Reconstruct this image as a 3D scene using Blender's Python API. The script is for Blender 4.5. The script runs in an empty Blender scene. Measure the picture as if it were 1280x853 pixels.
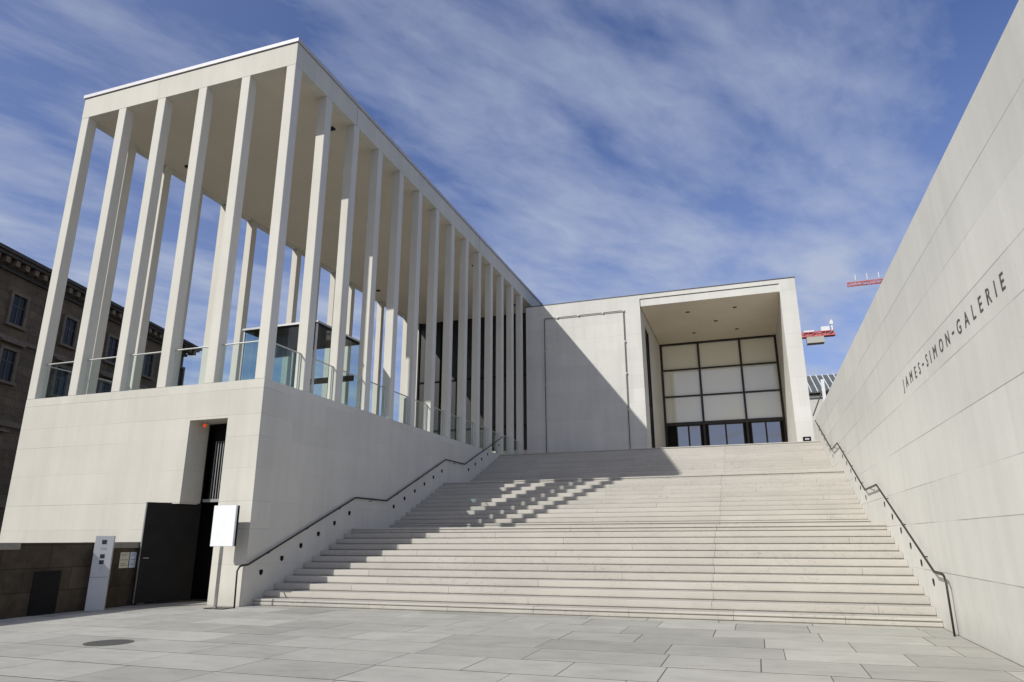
import bpy, bmesh, math, random
from mathutils import Vector, Matrix
random.seed(7)
S = bpy.context.scene
COL = S.collection
V = Vector

# ------------------------------------------------------------------ dimensions (metres, camera above the origin)
EYE = 1.6
XS, XW, YF = -12.25, -21.16, 15.01          # colonnade: right side, left side, front
RISE, TREAD, LAND = 5.8125 / 36, 0.405, 2.50
Y0 = 15.39
STARTS = [Y0, Y0 + 11 * TREAD + LAND, Y0 + 22 * TREAD + 2 * LAND]
ZT = 36 * RISE                                # terrace / top of the stairs
ZM, ZR = 15.88, 16.66                         # soffit of the beam, top of the stone roof edge
SP, CW = 1.7235, 0.335                        # column spacing and width
YE = 38.4                                     # entrance front
ZE = 15.36
XR = 3.085                                    # long wall
SUN = V((0.64, 1.0, -0.854))

# ------------------------------------------------------------------ node helpers
class N:
    def __init__(self, mat_or_world):
        self.t = mat_or_world.node_tree
    def n(self, typ, **kw):
        nd = self.t.nodes.new(typ)
        for k, v in kw.items():
            if k == 'inp':
                for i, x in v.items():
                    self.set(nd, i, x)
            else:
                setattr(nd, k, v)
        return nd
    def set(self, nd, i, x):
        if isinstance(x, bpy.types.NodeSocket):
            self.t.links.new(x, nd.inputs[i])
        else:
            nd.inputs[i].default_value = x
    def m(self, op, a, b=None, c=None, clamp=False):
        nd = self.n('ShaderNodeMath', operation=op, use_clamp=clamp)
        self.set(nd, 0, a)
        if b is not None: self.set(nd, 1, b)
        if c is not None: self.set(nd, 2, c)
        return nd.outputs[0]
    def noise(self, vec, scale, detail=4, rough=0.55, dist=0.0, dim='3D'):
        nd = self.n('ShaderNodeTexNoise', noise_dimensions=dim)
        nd.inputs['Scale'].default_value = scale; nd.inputs['Detail'].default_value = detail
        nd.inputs['Roughness'].default_value = rough; nd.inputs['Distortion'].default_value = dist
        if vec is not None: self.t.links.new(vec, nd.inputs['Vector'])
        return nd.outputs['Fac']
    def ramp(self, x, lo, hi, a=0.0, b=1.0):
        nd = self.n('ShaderNodeMapRange', clamp=True)
        self.set(nd, 0, x); self.set(nd, 1, lo); self.set(nd, 2, hi); self.set(nd, 3, a); self.set(nd, 4, b)
        return nd.outputs[0]
    def scalev(self, vec, s, rot=(0, 0, 0)):
        nd = self.n('ShaderNodeMapping')
        self.t.links.new(vec, nd.inputs['Vector'])
        nd.inputs['Scale'].default_value = s; nd.inputs['Rotation'].default_value = rot
        return nd.outputs[0]
    def mix(self, fac, a, b):
        nd = self.n('ShaderNodeMix', data_type='RGBA')
        self.set(nd, 0, fac)
        self.set(nd, 6, a if isinstance(a, bpy.types.NodeSocket) else (*a[:3], 1))
        self.set(nd, 7, b if isinstance(b, bpy.types.NodeSocket) else (*b[:3], 1))
        return nd.outputs[2]
    def mulv(self, col, f):
        nd = self.n('ShaderNodeVectorMath', operation='SCALE')
        self.t.links.new(col, nd.inputs[0]); self.set(nd, 'Scale', f)
        return nd.outputs[0]

def new_mat(name):
    m = bpy.data.materials.new(name); m.use_nodes = True
    return m, N(m), m.node_tree.nodes['Principled BSDF']

def plain(name, col, rough=0.6, metal=0.0, var=0.08, scale=6.0, spec=0.4, bump=0.0):
    m, g, b = new_mat(name)
    geo = g.n('ShaderNodeNewGeometry').outputs['Position']
    f = g.noise(geo, scale, 5, 0.6)
    k = g.ramp(f, 0.3, 0.7, 1 - var, 1 + var)
    rgb = g.n('ShaderNodeRGB'); rgb.outputs[0].default_value = (*col, 1)
    g.set(b, 'Base Color', g.mulv(rgb.outputs[0], k))
    b.inputs['Roughness'].default_value = rough; b.inputs['Metallic'].default_value = metal
    b.inputs['Specular IOR Level'].default_value = spec
    if bump:
        bm_ = g.n('ShaderNodeBump'); bm_.inputs['Strength'].default_value = bump; bm_.inputs['Distance'].default_value = 0.01
        g.set(bm_, 'Height', g.noise(geo, 30, 4)); g.set(b, 'Normal', bm_.outputs[0])
    return m

def stone(name, col, courses=(), axis='X', length=3.4, jd=0.45, var=0.05, width=0.006, gate=(0.42, 0.6), vj=0.25, stain=0.09, top_dark=0):
    """cast stone: fine pores, slow cloudy tone, courses with faint joints"""
    m, g, b = new_mat(name)
    geo = g.n('ShaderNodeNewGeometry').outputs['Position']
    sx = g.n('ShaderNodeSeparateXYZ'); g.t.links.new(geo, sx.inputs[0])
    z = sx.outputs['Z']; u = sx.outputs[axis]
    k = g.ramp(g.noise(geo, 0.45, 5, 0.6), 0.3, 0.7, 1 - var, 1 + var)
    k = g.m('MULTIPLY', k, g.ramp(g.noise(geo, 55, 3, 0.7), 0.25, 0.75, 0.965, 1.035))
    k = g.m('MULTIPLY', k, g.ramp(g.noise(g.scalev(geo, (1.6, 1.6, 0.12)), 1.6, 5, 0.65), 0.35, 0.75, 1.0, 1 - stain))
    pores = g.ramp(g.noise(geo, 22, 2, 0.5), 0.70, 0.76, 0, 0.16)
    k = g.m('MULTIPLY', k, g.m('SUBTRACT', 1.0, pores))
    if courses:
        idx = None; line = None
        for zj in courses:
            d = g.m('LESS_THAN', g.m('ABSOLUTE', g.m('SUBTRACT', z, zj)), width)
            a = g.m('GREATER_THAN', z, zj)
            line = d if line is None else g.m('MAXIMUM', line, d)
            idx = a if idx is None else g.m('ADD', idx, a)
        uu = g.m('ADD', g.m('DIVIDE', u, length), g.m('MULTIPLY', idx, 0.618))
        fr = g.m('FRACT', uu)
        vline = g.m('LESS_THAN', fr, width * 2 / length)
        wn = g.n('ShaderNodeTexWhiteNoise', noise_dimensions='2D')
        cmb = g.n('ShaderNodeCombineXYZ'); g.set(cmb, 0, g.m('FLOOR', uu)); g.set(cmb, 1, idx)
        g.t.links.new(cmb.outputs[0], wn.inputs['Vector'])
        k = g.m('MULTIPLY', k, g.ramp(wn.outputs['Value'], 0, 1, 0.955, 1.03))
        gt = g.ramp(g.noise(g.scalev(geo, (0.3, 0.3, 2.2)), 1.0, 3), gate[0], gate[1], 0.12, 1.0)
        j = g.m('MULTIPLY', g.m('MAXIMUM', line, g.m('MULTIPLY', vline, vj)), g.m('MULTIPLY', gt, jd))
        k = g.m('MULTIPLY', k, g.m('SUBTRACT', 1.0, j))
    # splash dirt along the foot of the wall
    k = g.m('MULTIPLY', k, g.ramp(g.m('ADD', z, g.m('MULTIPLY', g.noise(g.scalev(geo, (1.5, 1.5, 1.0)), 2.0, 5, 0.7), -0.7)), -0.3, 0.12, 0.84, 1.0))
    if top_dark:      # darker towards the top courses, edge broken by streaky noise
        k = g.m('MULTIPLY', k, g.ramp(g.m('ADD', z, g.m('MULTIPLY', g.noise(g.scalev(geo, (0.8, 0.8, 0.1)), 1.0, 4), 1.6)), top_dark, top_dark + 2.6, 1.0, 0.90))
    rgb = g.n('ShaderNodeRGB'); rgb.outputs[0].default_value = (*col, 1)
    g.set(b, 'Base Color', g.mulv(rgb.outputs[0], k))
    b.inputs['Roughness'].default_value = 0.72; b.inputs['Specular IOR Level'].default_value = 0.3
    bp = g.n('ShaderNodeBump'); bp.inputs['Strength'].default_value = 0.12; bp.inputs['Distance'].default_value = 0.01
    g.set(bp, 'Height', g.noise(geo, 60, 3, 0.7)); g.set(b, 'Normal', bp.outputs[0])
    return m

COURSES = (1.0, 1.87, 2.57, 3.43, 4.27, 4.86, 5.57, 6.21)
WHITE = (0.61, 0.585, 0.515)
M = {}
M['stone_front'] = stone('pale_stone_front', WHITE, COURSES, 'X', 3.6, 0.40, vj=0.35)
M['stone_side'] = stone('pale_stone_side', WHITE, COURSES, 'Y', 4.2, 0.12, vj=0.5)
M['stone_wall'] = stone('pale_stone_wall', (0.735, 0.72, 0.66), COURSES, 'Y', 4.6, 0.50, width=0.007, gate=(0.38, 0.55), vj=0.2, top_dark=4.6)
M['stone_col'] = stone('pale_stone_column', (0.63, 0.605, 0.54), stain=0.06)
M['stone_entr'] = stone('pale_stone_entrance', (0.65, 0.635, 0.585), (6.6, 7.4, 8.2, 9.0, 9.8, 10.6, 11.4, 12.2, 13.0, 13.8, 14.66), 'X', 2.4, 0.12, vj=0.7, width=0.012)
M['soffit'] = stone('soffit_plaster', (0.63, 0.575, 0.485), var=0.04, stain=0.03)
M['portal_soffit'] = stone('portal_ceiling_boards', (0.70, 0.61, 0.485), var=0.05, stain=0.03)
M['coping'] = plain('roof_edge_metal', (0.50, 0.49, 0.51), 0.6, 0.2, 0.05)
M['dark_coping'] = plain('dark_roof_flashing', (0.10, 0.10, 0.10), 0.5, 0.4)
M['bronze'] = plain('dark_bronze', (0.045, 0.038, 0.032), 0.42, 0.5, 0.12, spec=0.5)
M['black'] = plain('black_paint', (0.010, 0.010, 0.010), 0.6, 0, 0.2, spec=0.12)
M['gate'] = plain('dark_gate_steel', (0.012, 0.0105, 0.010), 0.55, 0.0, 0.25, 2.5, spec=0.2, bump=0.15)
M['steel'] = plain('brushed_steel', (0.45, 0.45, 0.44), 0.35, 0.9)
M['rail'] = plain('railing_metal', (0.50, 0.50, 0.48), 0.4, 0.5)
M['grille'] = plain('grille_bars', (0.30, 0.30, 0.30), 0.5, 0.4)
M['white_board'] = plain('white_board', (0.82, 0.83, 0.84), 0.4, 0, 0.02)
M['pylon'] = plain('grey_pylon_panel', (0.50, 0.50, 0.51), 0.45, 0.2, 0.04)
M['icon'] = plain('dark_pictogram', (0.03, 0.03, 0.035), 0.5)
M['paper_cream'] = plain('cream_paper', (0.62, 0.58, 0.45), 0.8, 0, 0.06, 20)
M['paper_blue'] = plain('bluish_paper', (0.55, 0.60, 0.68), 0.8, 0, 0.06, 20)
M['letter'] = plain('engraved_letter_paint', (0.095, 0.092, 0.088), 0.6)
M['iron'] = plain('cast_iron', (0.10, 0.098, 0.092), 0.65, 0.3, 0.3, 30, bump=0.4)
M['crane_red'] = plain('crane_red_hazed', (0.56, 0.17, 0.17), 0.7, 0, 0.1)  # red paint lightened, distance haze mixed into the colour
M['crane_white'] = plain('crane_white_paint', (0.75, 0.75, 0.74), 0.5, 0, 0.06)
M['concrete'] = plain('counterweight_concrete', (0.45, 0.43, 0.39), 0.9, 0, 0.1)
M['hall_wall'] = plain('hall_plaster', (0.55, 0.54, 0.50), 0.85, 0, 0.05)
M['roof_glass'] = plain('grey_roof_glass', (0.11, 0.125, 0.12), 0.5, 0.0, 0.2, 1.0, spec=0.3)
M['museum_win'] = plain('museum_window_pane', (0.010, 0.011, 0.012), 0.3, 0, 0.2, spec=0.25)
M['museum_frame'] = plain('museum_window_bar', (0.10, 0.09, 0.075), 0.6)
M['blind'] = plain('pale_roller_blind', (0.52, 0.54, 0.47), 0.7, 0, 0.03, 0.8)
M['mortar'] = plain('paving_joint_sand', (0.075, 0.070, 0.060), 0.95, 0, 0.2, 12)

def glass_coat(name, body, refl, rough=0.02):
    m, g, b = new_mat(name)
    b.inputs['Base Color'].default_value = (*body, 1); b.inputs['Roughness'].default_value = 0.5
    gl = g.n('ShaderNodeBsdfGlossy'); gl.inputs['Roughness'].default_value = rough; gl.inputs['Color'].default_value = (0.9, 0.93, 1, 1)
    fr = g.n('ShaderNodeFresnel'); fr.inputs[0].default_value = 1.5
    mx = g.n('ShaderNodeMixShader'); g.set(mx, 0, g.m('ADD', fr.outputs[0], refl, clamp=True))
    out = g.t.nodes['Material Output']
    g.t.links.new(b.outputs[0], mx.inputs[1]); g.t.links.new(gl.outputs[0], mx.inputs[2]); g.t.links.new(mx.outputs[0], out.inputs[0])
    return m
M['door_glass'] = glass_coat('reflective_door_glass', (0.008, 0.010, 0.018), 0.24)
M['blind_glass'] = glass_coat('pane_over_pale_blind', (0.84, 0.83, 0.70), 0.10, 0.03)
M['dark_glass'] = glass_coat('dark_facade_glass', (0.006, 0.007, 0.008), -0.03)

def clear_glass(name, tint, refl):
    m, g, b = new_mat(name)
    g.t.nodes.remove(b)
    tr = g.n('ShaderNodeBsdfTransparent'); tr.inputs[0].default_value = (*tint, 1)
    gl = g.n('ShaderNodeBsdfGlossy'); gl.inputs['Roughness'].default_value = 0.01
    fr = g.n('ShaderNodeFresnel'); fr.inputs[0].default_value = 1.45
    front = g.m('SUBTRACT', 1.0, g.n('ShaderNodeNewGeometry').outputs['Backfacing'])
    mx = g.n('ShaderNodeMixShader'); g.set(mx, 0, g.m('MULTIPLY', g.m('ADD', fr.outputs[0], refl, clamp=True), front))
    out = g.t.nodes['Material Output']
    g.t.links.new(tr.outputs[0], mx.inputs[1]); g.t.links.new(gl.outputs[0], mx.inputs[2]); g.t.links.new(mx.outputs[0], out.inputs[0])
    return m
M['clear_glass'] = clear_glass('clear_railing_glass', (0.93, 0.97, 0.965), 0.0)
M['lift_glass'] = clear_glass('pavilion_glass', (0.82, 0.90, 0.91), 0.05)

def lamp_mat():
    m, g, b = new_mat('orange_lamp_glass')
    b.inputs['Base Color'].default_value = (0.9, 0.12, 0.02, 1); b.inputs['Roughness'].default_value = 0.3
    b.inputs['Emission Color'].default_value = (1, 0.13, 0.02, 1); b.inputs['Emission Strength'].default_value = 0.3
    return m
M['lamp'] = lamp_mat()

def step_mat():
    m, g, b = new_mat('stair_stone')
    geo = g.n('ShaderNodeNewGeometry'); pos = geo.outputs['Position']
    k = g.ramp(g.noise(pos, 0.8, 5, 0.6), 0.3, 0.7, 0.95, 1.05)
    k = g.m('MULTIPLY', k, g.ramp(g.noise(pos, 60, 3, 0.7), 0.25, 0.75, 0.94, 1.06))
    # wear and drip marks, broken into short dashes along each step
    drip = g.ramp(g.noise(g.scalev(pos, (9.0, 3.0, 14.0)), 1.0, 4, 0.7), 0.54, 0.70, 0, 1)
    zone = g.ramp(g.noise(g.scalev(pos, (0.35, 0.9, 1.0)), 1.0, 3), 0.45, 0.62, 0.1, 1)
    k = g.m('MULTIPLY', k, g.m('SUBTRACT', 1.0, g.m('MULTIPLY', g.m('MULTIPLY', drip, zone), 0.30)))
    # grime settled along the foot of each riser and blotches on the treads
    sz = g.n('ShaderNodeSeparateXYZ'); g.t.links.new(pos, sz.inputs[0])
    fz = g.m('FRACT', g.m('DIVIDE', sz.outputs['Z'], RISE))
    foot = g.m('MULTIPLY', g.ramp(fz, 0.10, 0.55, 1, 0), g.ramp(g.noise(g.scalev(pos, (2.2, 1.0, 1.0)), 1.0, 5, 0.7), 0.36, 0.62, 0.15, 1))
    nrm = g.n('ShaderNodeSeparateXYZ'); g.t.links.new(geo.outputs['Normal'], nrm.inputs[0])
    foot = g.m('MULTIPLY', foot, g.m('LESS_THAN', nrm.outputs['Z'], 0.5))
    k = g.m('MULTIPLY', k, g.m('SUBTRACT', 1.0, g.m('MULTIPLY', foot, 0.17)))
    k = g.m('MULTIPLY', k, g.ramp(g.noise(pos, 3.2, 5, 0.75), 0.60, 0.75, 1.0, 0.88))
    att = g.n('ShaderNodeAttribute', attribute_name='tone', attribute_type='GEOMETRY')
    k = g.m('MULTIPLY', k, att.outputs['Fac'])
    rgb = g.n('ShaderNodeRGB'); rgb.outputs[0].default_value = (0.465, 0.44, 0.395, 1)
    g.set(b, 'Base Color', g.mulv(rgb.outputs[0], k))
    b.inputs['Roughness'].default_value = 0.75; b.inputs['Specular IOR Level'].default_value = 0.3
    bp = g.n('ShaderNodeBump'); bp.inputs['Strength'].default_value = 0.15; bp.inputs['Distance'].default_value = 0.01
    g.set(bp, 'Height', g.noise(pos, 70, 3, 0.7)); g.set(b, 'Normal', bp.outputs[0])
    return m
M['step'] = step_mat()

def slab_mat():
    m, g, b = new_mat('paving_slab_granite')
    pos = g.n('ShaderNodeNewGeometry').outputs['Position']
    k = g.ramp(g.noise(pos, 0.7, 6, 0.65), 0.3, 0.7, 0.90, 1.08)
    k = g.m('MULTIPLY', k, g.ramp(g.noise(pos, 90, 2, 0.6), 0.25, 0.75, 0.90, 1.10))
    k = g.m('MULTIPLY', k, g.ramp(g.noise(g.scalev(pos, (1, 2.5, 1)), 1.3, 5, 0.7), 0.48, 0.70, 1.0, 0.82))
    k = g.m('MULTIPLY', k, g.ramp(g.noise(pos, 4.5, 4, 0.75), 0.62, 0.75, 1.0, 0.82))
    k = g.m('MULTIPLY', k, g.ramp(g.noise(pos, 17, 2, 0.5), 0.72, 0.75, 1.0, 0.70))
    att = g.n('ShaderNodeAttribute', attribute_name='tone', attribute_type='GEOMETRY')
    k = g.m('MULTIPLY', k, att.outputs['Fac'])
    rgb = g.n('ShaderNodeRGB'); rgb.outputs[0].default_value = (0.455, 0.44, 0.392, 1)
    g.set(b, 'Base Color', g.mulv(rgb.outputs[0], k))
    b.inputs['Roughness'].default_value = 0.68; b.inputs['Specular IOR Level'].default_value = 0.35
    bp = g.n('ShaderNodeBump'); bp.inputs['Strength'].default_value = 0.2; bp.inputs['Distance'].default_value = 0.01
    g.set(bp, 'Height', g.noise(pos, 80, 3, 0.7)); g.set(b, 'Normal', bp.outputs[0])
    return m
M['slab'] = slab_mat()

def block_mat(name, c1, c2, mort, w, h, axis, var=0.25):
    """old coursed masonry on an upright face"""
    m, g, b = new_mat(name)
    pos = g.n('ShaderNodeNewGeometry').outputs['Position']
    sx = g.n('ShaderNodeSeparateXYZ'); g.t.links.new(pos, sx.inputs[0])
    cb = g.n('ShaderNodeCombineXYZ'); g.set(cb, 0, sx.outputs[axis]); g.set(cb, 1, sx.outputs['Z'])
    br = g.n('ShaderNodeTexBrick'); g.t.links.new(cb.outputs[0], br.inputs['Vector'])
    br.inputs['Color1'].default_value = (*c1, 1); br.inputs['Color2'].default_value = (*c2, 1); br.inputs['Mortar'].default_value = (*mort, 1)
    br.inputs['Scale'].default_value = 1; br.inputs['Brick Width'].default_value = w; br.inputs['Row Height'].default_value = h
    br.inputs['Mortar Size'].default_value = 0.012; br.inputs['Bias'].default_value = 0.0
    k = g.m('MULTIPLY', g.ramp(g.noise(pos, 0.6, 6, 0.65), 0.3, 0.7, 1 - var, 1 + var), g.ramp(g.noise(pos, 5, 5, 0.7), 0.3, 0.7, 0.8, 1.2))
    g.set(b, 'Base Color', g.mulv(br.outputs['Color'], k))
    b.inputs['Roughness'].default_value = 0.85; b.inputs['Specular IOR Level'].default_value = 0.2
    bp = g.n('ShaderNodeBump'); bp.inputs['Strength'].default_value = 0.5; bp.inputs['Distance'].default_value = 0.03
    g.set(bp, 'Height', g.m('ADD', g.noise(pos, 8, 5, 0.7), g.m('MULTIPLY', br.outputs['Fac'], -0.8))); g.set(b, 'Normal', bp.outputs[0])
    return m
M['quay'] = block_mat('weathered_quay_sandstone', (0.075, 0.056, 0.037), (0.05, 0.04, 0.028), (0.035, 0.028, 0.02), 1.15, 0.5, 'Y', 0.6)
M['quay_coping'] = plain('quay_coping_stone', (0.24, 0.22, 0.18), 0.85, 0, 0.2, 3)
M['museum'] = block_mat('old_sandstone', (0.18, 0.132, 0.082), (0.135, 0.10, 0.064), (0.08, 0.06, 0.04), 1.6, 0.55, 'Y', 0.22)
M['museum_trim'] = plain('old_sandstone_trim', (0.20, 0.155, 0.105), 0.85, 0, 0.22, 2)
M['museum_cornice'] = plain('dark_cornice_stone', (0.085, 0.07, 0.058), 0.85, 0, 0.3, 3)
M['museum_roof'] = plain('dark_sheet_roof', (0.06, 0.06, 0.06), 0.7, 0, 0.2)

# ------------------------------------------------------------------ mesh helpers
def box(bm, a, b, rot=None, org=None):
    x0, y0, z0 = a; x1, y1, z1 = b
    vs = [bm.verts.new(V(p)) for p in ((x0,y0,z0),(x1,y0,z0),(x1,y1,z0),(x0,y1,z0),(x0,y0,z1),(x1,y0,z1),(x1,y1,z1),(x0,y1,z1))]
    if rot is not None:
        for v in vs: v.co = rot @ (v.co - V(org)) + V(org)
    for f in ((0,3,2,1),(4,5,6,7),(0,1,5,4),(1,2,6,5),(2,3,7,6),(3,0,4,7)):
        bm.faces.new([vs[i] for i in f])
    return vs
def prism(bm, pts, ext):
    """closed polygon swept along a vector"""
    ext = V(ext); a = [bm.verts.new(V(p)) for p in pts]; b = [bm.verts.new(V(p) + ext) for p in pts]
    n = len(a)
    bm.faces.new(a); bm.faces.new(b[::-1])
    for i in range(n): bm.faces.new((a[(i + 1) % n], a[i], b[i], b[(i + 1) % n]))
def bar(bm, p, q, r, seg=8, square=False):
    p, q = V(p), V(q); d = (q - p)
    if d.length < 1e-6: return
    z = d.normalized(); x = z.orthogonal().normalized() if abs(z.z) > 0.99 else z.cross(V((0, 0, 1))).normalized(); y = z.cross(x)
    n = 4 if square else seg; off = math.pi / 4 if square else 0; rr = r * (math.sqrt(2) if square else 1)
    A = [bm.verts.new(p + (x * math.cos(off + 2*math.pi*i/n) + y * math.sin(off + 2*math.pi*i/n)) * rr) for i in range(n)]
    B = [bm.verts.new(v.co + d) for v in A]
    for i in range(n): bm.faces.new((A[i], A[(i+1) % n], B[(i+1) % n], B[i]))
    bm.faces.new(A[::-1]); bm.faces.new(B)
def sweep(bm, pts, hw, hh, seg=10):
    """rounded bar along a polyline with mitred corners"""
    P = [V(p) for p in pts]; rings = []
    for i, p in enumerate(P):
        if i == 0: t = (P[1] - p).normalized()
        elif i == len(P) - 1: t = (p - P[i-1]).normalized()
        else: t = ((p - P[i-1]).normalized() + (P[i+1] - p).normalized()).normalized()
        side = V((1, 0, 0)); up = t.cross(side).normalized()
        rings.append([bm.verts.new(p + side * hw * math.cos(2*math.pi*k/seg) + up * hh * math.sin(2*math.pi*k/seg)) for k in range(seg)])
    for a, b in zip(rings, rings[1:]):
        for k in range(seg): bm.faces.new((a[k], a[(k+1) % seg], b[(k+1) % seg], b[k]))
    bm.faces.new(rings[0][::-1]); bm.faces.new(rings[-1])
def disc(bm, c, n, r, depth, seg=16):
    n = V(n).normalized(); bar(bm, V(c), V(c) + n * depth, r, seg)
def bevel(bm, w, seg=1):
    bmesh.ops.bevel(bm, geom=list(bm.edges), offset=w, segments=seg, affect='EDGES', profile=0.6, clamp_overlap=True)

def wpos(o):
    p = V(o.location)
    while o.parent is not None:
        o = o.parent; p = p + V(o.location)
    return p
def mesh_obj(name, bm, mat, parent=None, loc=None, smooth=False):
    """links one mesh object; bm is in world coordinates"""
    base = wpos(parent) if parent is not None else V((0, 0, 0))
    here = V(loc) if loc is not None else base
    bmesh.ops.recalc_face_normals(bm, faces=bm.faces)
    for v in bm.verts: v.co -= here
    me = bpy.data.meshes.new(name); bm.to_mesh(me); bm.free()
    me.materials.append(mat)
    if smooth:
        for p in me.polygons: p.use_smooth = True
    o = bpy.data.objects.new(name, me); COL.objects.link(o)
    o.parent = parent; o.location = here - base
    return o
def tag(o, label=None, cat=None, group=None, kind=None):
    if label: o['label'] = label
    if cat: o['category'] = cat
    if group: o['group'] = group
    if kind: o['kind'] = kind
    return o
def thing(name, loc, label, cat, group=None):
    o = bpy.data.objects.new(name, None); COL.objects.link(o); o.location = loc
    o.empty_display_size = 0.3
    return tag(o, label, cat, group)
def child(name, mat, parent, build, loc=None, smooth=False, bev=0.0, label=None):
    bm = bmesh.new(); build(bm)
    if bev: bevel(bm, bev)
    o = mesh_obj(name, bm, mat, parent, loc, smooth)
    if label: o['label'] = label
    return o
def copy_child(src, parent, delta):
    c = src.copy(); COL.objects.link(c); c.parent = parent; c.location = src.location + V(delta)
    for g in list(src.children):
        d = g.copy(); COL.objects.link(d); d.parent = c
    return c

# ------------------------------------------------------------------ ground and paving
bm = bmesh.new()
R = 900
vs = [bm.verts.new(p) for p in ((-R,-R,-0.0025),(R,-R,-0.0025),(R,R,-0.0025),(-R,R,-0.0025))]
bm.faces.new(vs)
tag(mesh_obj('ground', bm, M['mortar']), kind='structure')

def toned(bm, tones):
    lay = bm.loops.layers.float_color.new('tone')
    for f in bm.faces:
        t = tones.get(f.index, 1.0)
        for l in f.loops: l[lay] = (t, t, t, 1)

bm = bmesh.new(); lay = bm.loops.layers.float_color.new('tone')
row = 0; y = -9.0 + 0.02
PITCH = 1.035
y = 15.0 - 24 * PITCH + 0.0
while y < 15.3:
    x = -15.2 - random.random() * 1.5
    y1 = y + PITCH
    while x < 3.0:
        L = random.choice((1.25, 1.4, 1.6, 1.75, 1.95)) * random.uniform(0.97, 1.03)
        xa, xb = max(x, -15.3), min(x + L, 3.08)
        if xb - xa > 0.08 and y > -9:
            gx = 0.004 + random.random() * 0.004; gp = 0.016 + random.random() * 0.006; c = 0.0015
            t = random.uniform(0.86, 1.08) * (0.86 if random.random() < 0.15 else 1)
            dz = random.uniform(-0.0008, 0.0008)
            top = [(xa+gx+c, y+gp+c), (xb-gx-c, y+gp+c), (xb-gx-c, y1-gp-c), (xa+gx+c, y1-gp-c)]
            low = [(xa+gx, y+gp), (xb-gx, y+gp), (xb-gx, y1-gp), (xa+gx, y1-gp)]
            tv = [bm.verts.new((px, py, dz)) for px, py in top]; lv = [bm.verts.new((px, py, dz - 0.0015)) for px, py in low]
            bv = [bm.verts.new((px, py, -0.03)) for px, py in low]
            fs = [bm.faces.new(tv)]
            for i in range(4):
                j = (i + 1) % 4
                fs.append(bm.faces.new((lv[i], lv[j], tv[j], tv[i])))
                fs.append(bm.faces.new((bv[i], bv[j], lv[j], lv[i])))
            for f in fs:
                for l in f.loops: l[lay] = (t, t, t, 1)
        x += L
    y = y1
pav = tag(mesh_obj('pavement', bm, M['slab']), kind='structure')

# manhole cover
mh = thing('manhole_cover', (-10.10, 9.26, 0), 'round dark iron manhole cover set in the grey paving slabs', 'manhole cover')
def b_(bm): disc(bm, (-10.10, 9.26, -0.02), (0, 0, 1), 0.325, 0.022, 32)
child('lid', M['iron'], mh, b_)
def b_(bm):
    for i in range(32):
        a0, a1 = 2*math.pi*i/32, 2*math.pi*(i+1)/32
        q = [(r, a) for r, a in ((0.33, a0), (0.37, a0), (0.37, a1), (0.33, a1))]
        bm.faces.new([bm.verts.new((-10.10 + r*math.cos(a), 9.26 + r*math.sin(a), 0.004)) for r, a in q])
child('frame', M['museum_frame'], mh, b_)

# ------------------------------------------------------------------ staircase
st = thing('stone_staircase', (-4.6, Y0, 0), 'broad pale stone outdoor staircase of three flights rising between the white walls', 'staircase')
x0s, x1s = XS + 0.003, XR - 0.003
def step_block(bm, lay, xa, xb, y0, y1, z0, z1, t, slot=False):
    """one stone of a step: small rounded nosing, shadow gap under it"""
    c = 0.012; g = 0.003
    zm = z0 + 0.092
    mid = [(y0, zm), (y0 + 0.035, zm + 0.002), (y0 + 0.035, zm + 0.026), (y0, zm + 0.028)] if slot else []
    prof = [(y0 + 0.026, z0), (y0 + 0.026, z0 + 0.020), (y0, z0 + 0.026)] + mid + [(y0, z1 - c), (y0 + c * 0.35, z1 - c * 0.35), (y0 + c, z1), (y1, z1), (y1, z0)]
    n0 = len(bm.faces)
    a = [bm.verts.new((xa + g, p, q)) for p, q in prof]; b = [bm.verts.new((xb - g, p, q)) for p, q in prof]
    n = len(prof); fs = [bm.faces.new(a), bm.faces.new(b[::-1])]
    for i in range(n): fs.append(bm.faces.new((a[(i+1) % n], a[i], b[i], b[(i+1) % n])))
    for f in fs:
        for l in f.loops: l[lay] = (t, t, t, 1)
k = 0
for fl in range(3):
    for i in range(12):
        ya = STARTS[fl] + i * TREAD
        last = (i == 11)
        yb = ya + (LAND if last and fl < 2 else 14.0 if last else TREAD) + 0.02
        z0 = k * RISE; z1 = z0 + RISE
        joints = [-1.05 + 0.02 * (k % 3)] if k else [-8.9, -6.85, -4.8, -2.7, -0.6, 1.45]
        if k:
            if k % 2: joints += [-5.05, 2.1 if k % 4 == 1 else -9.1]
            else: joints += [-3.1 if k % 4 == 0 else -7.2, -9.9]
        xs = sorted([x0s, x1s] + joints)
        bm = bmesh.new(); lay = bm.loops.layers.float_color.new('tone')
        for xa, xb in zip(xs, xs[1:]):
            step_block(bm, lay, xa, xb, ya, yb, z0, z1, random.uniform(0.93, 1.05), slot=(i == 0 or last))
        mesh_obj('landing' if last else 'step', bm, M['step'], st)
        k += 1
# dark core below the joints
def b_(bm):
    for fl in range(3):
        box(bm, (x0s + .01, STARTS[fl] + .03, fl * 12 * RISE - (.2 if fl else 0)), (x1s - .01, 47, fl * 12 * RISE + RISE * .5))

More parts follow.
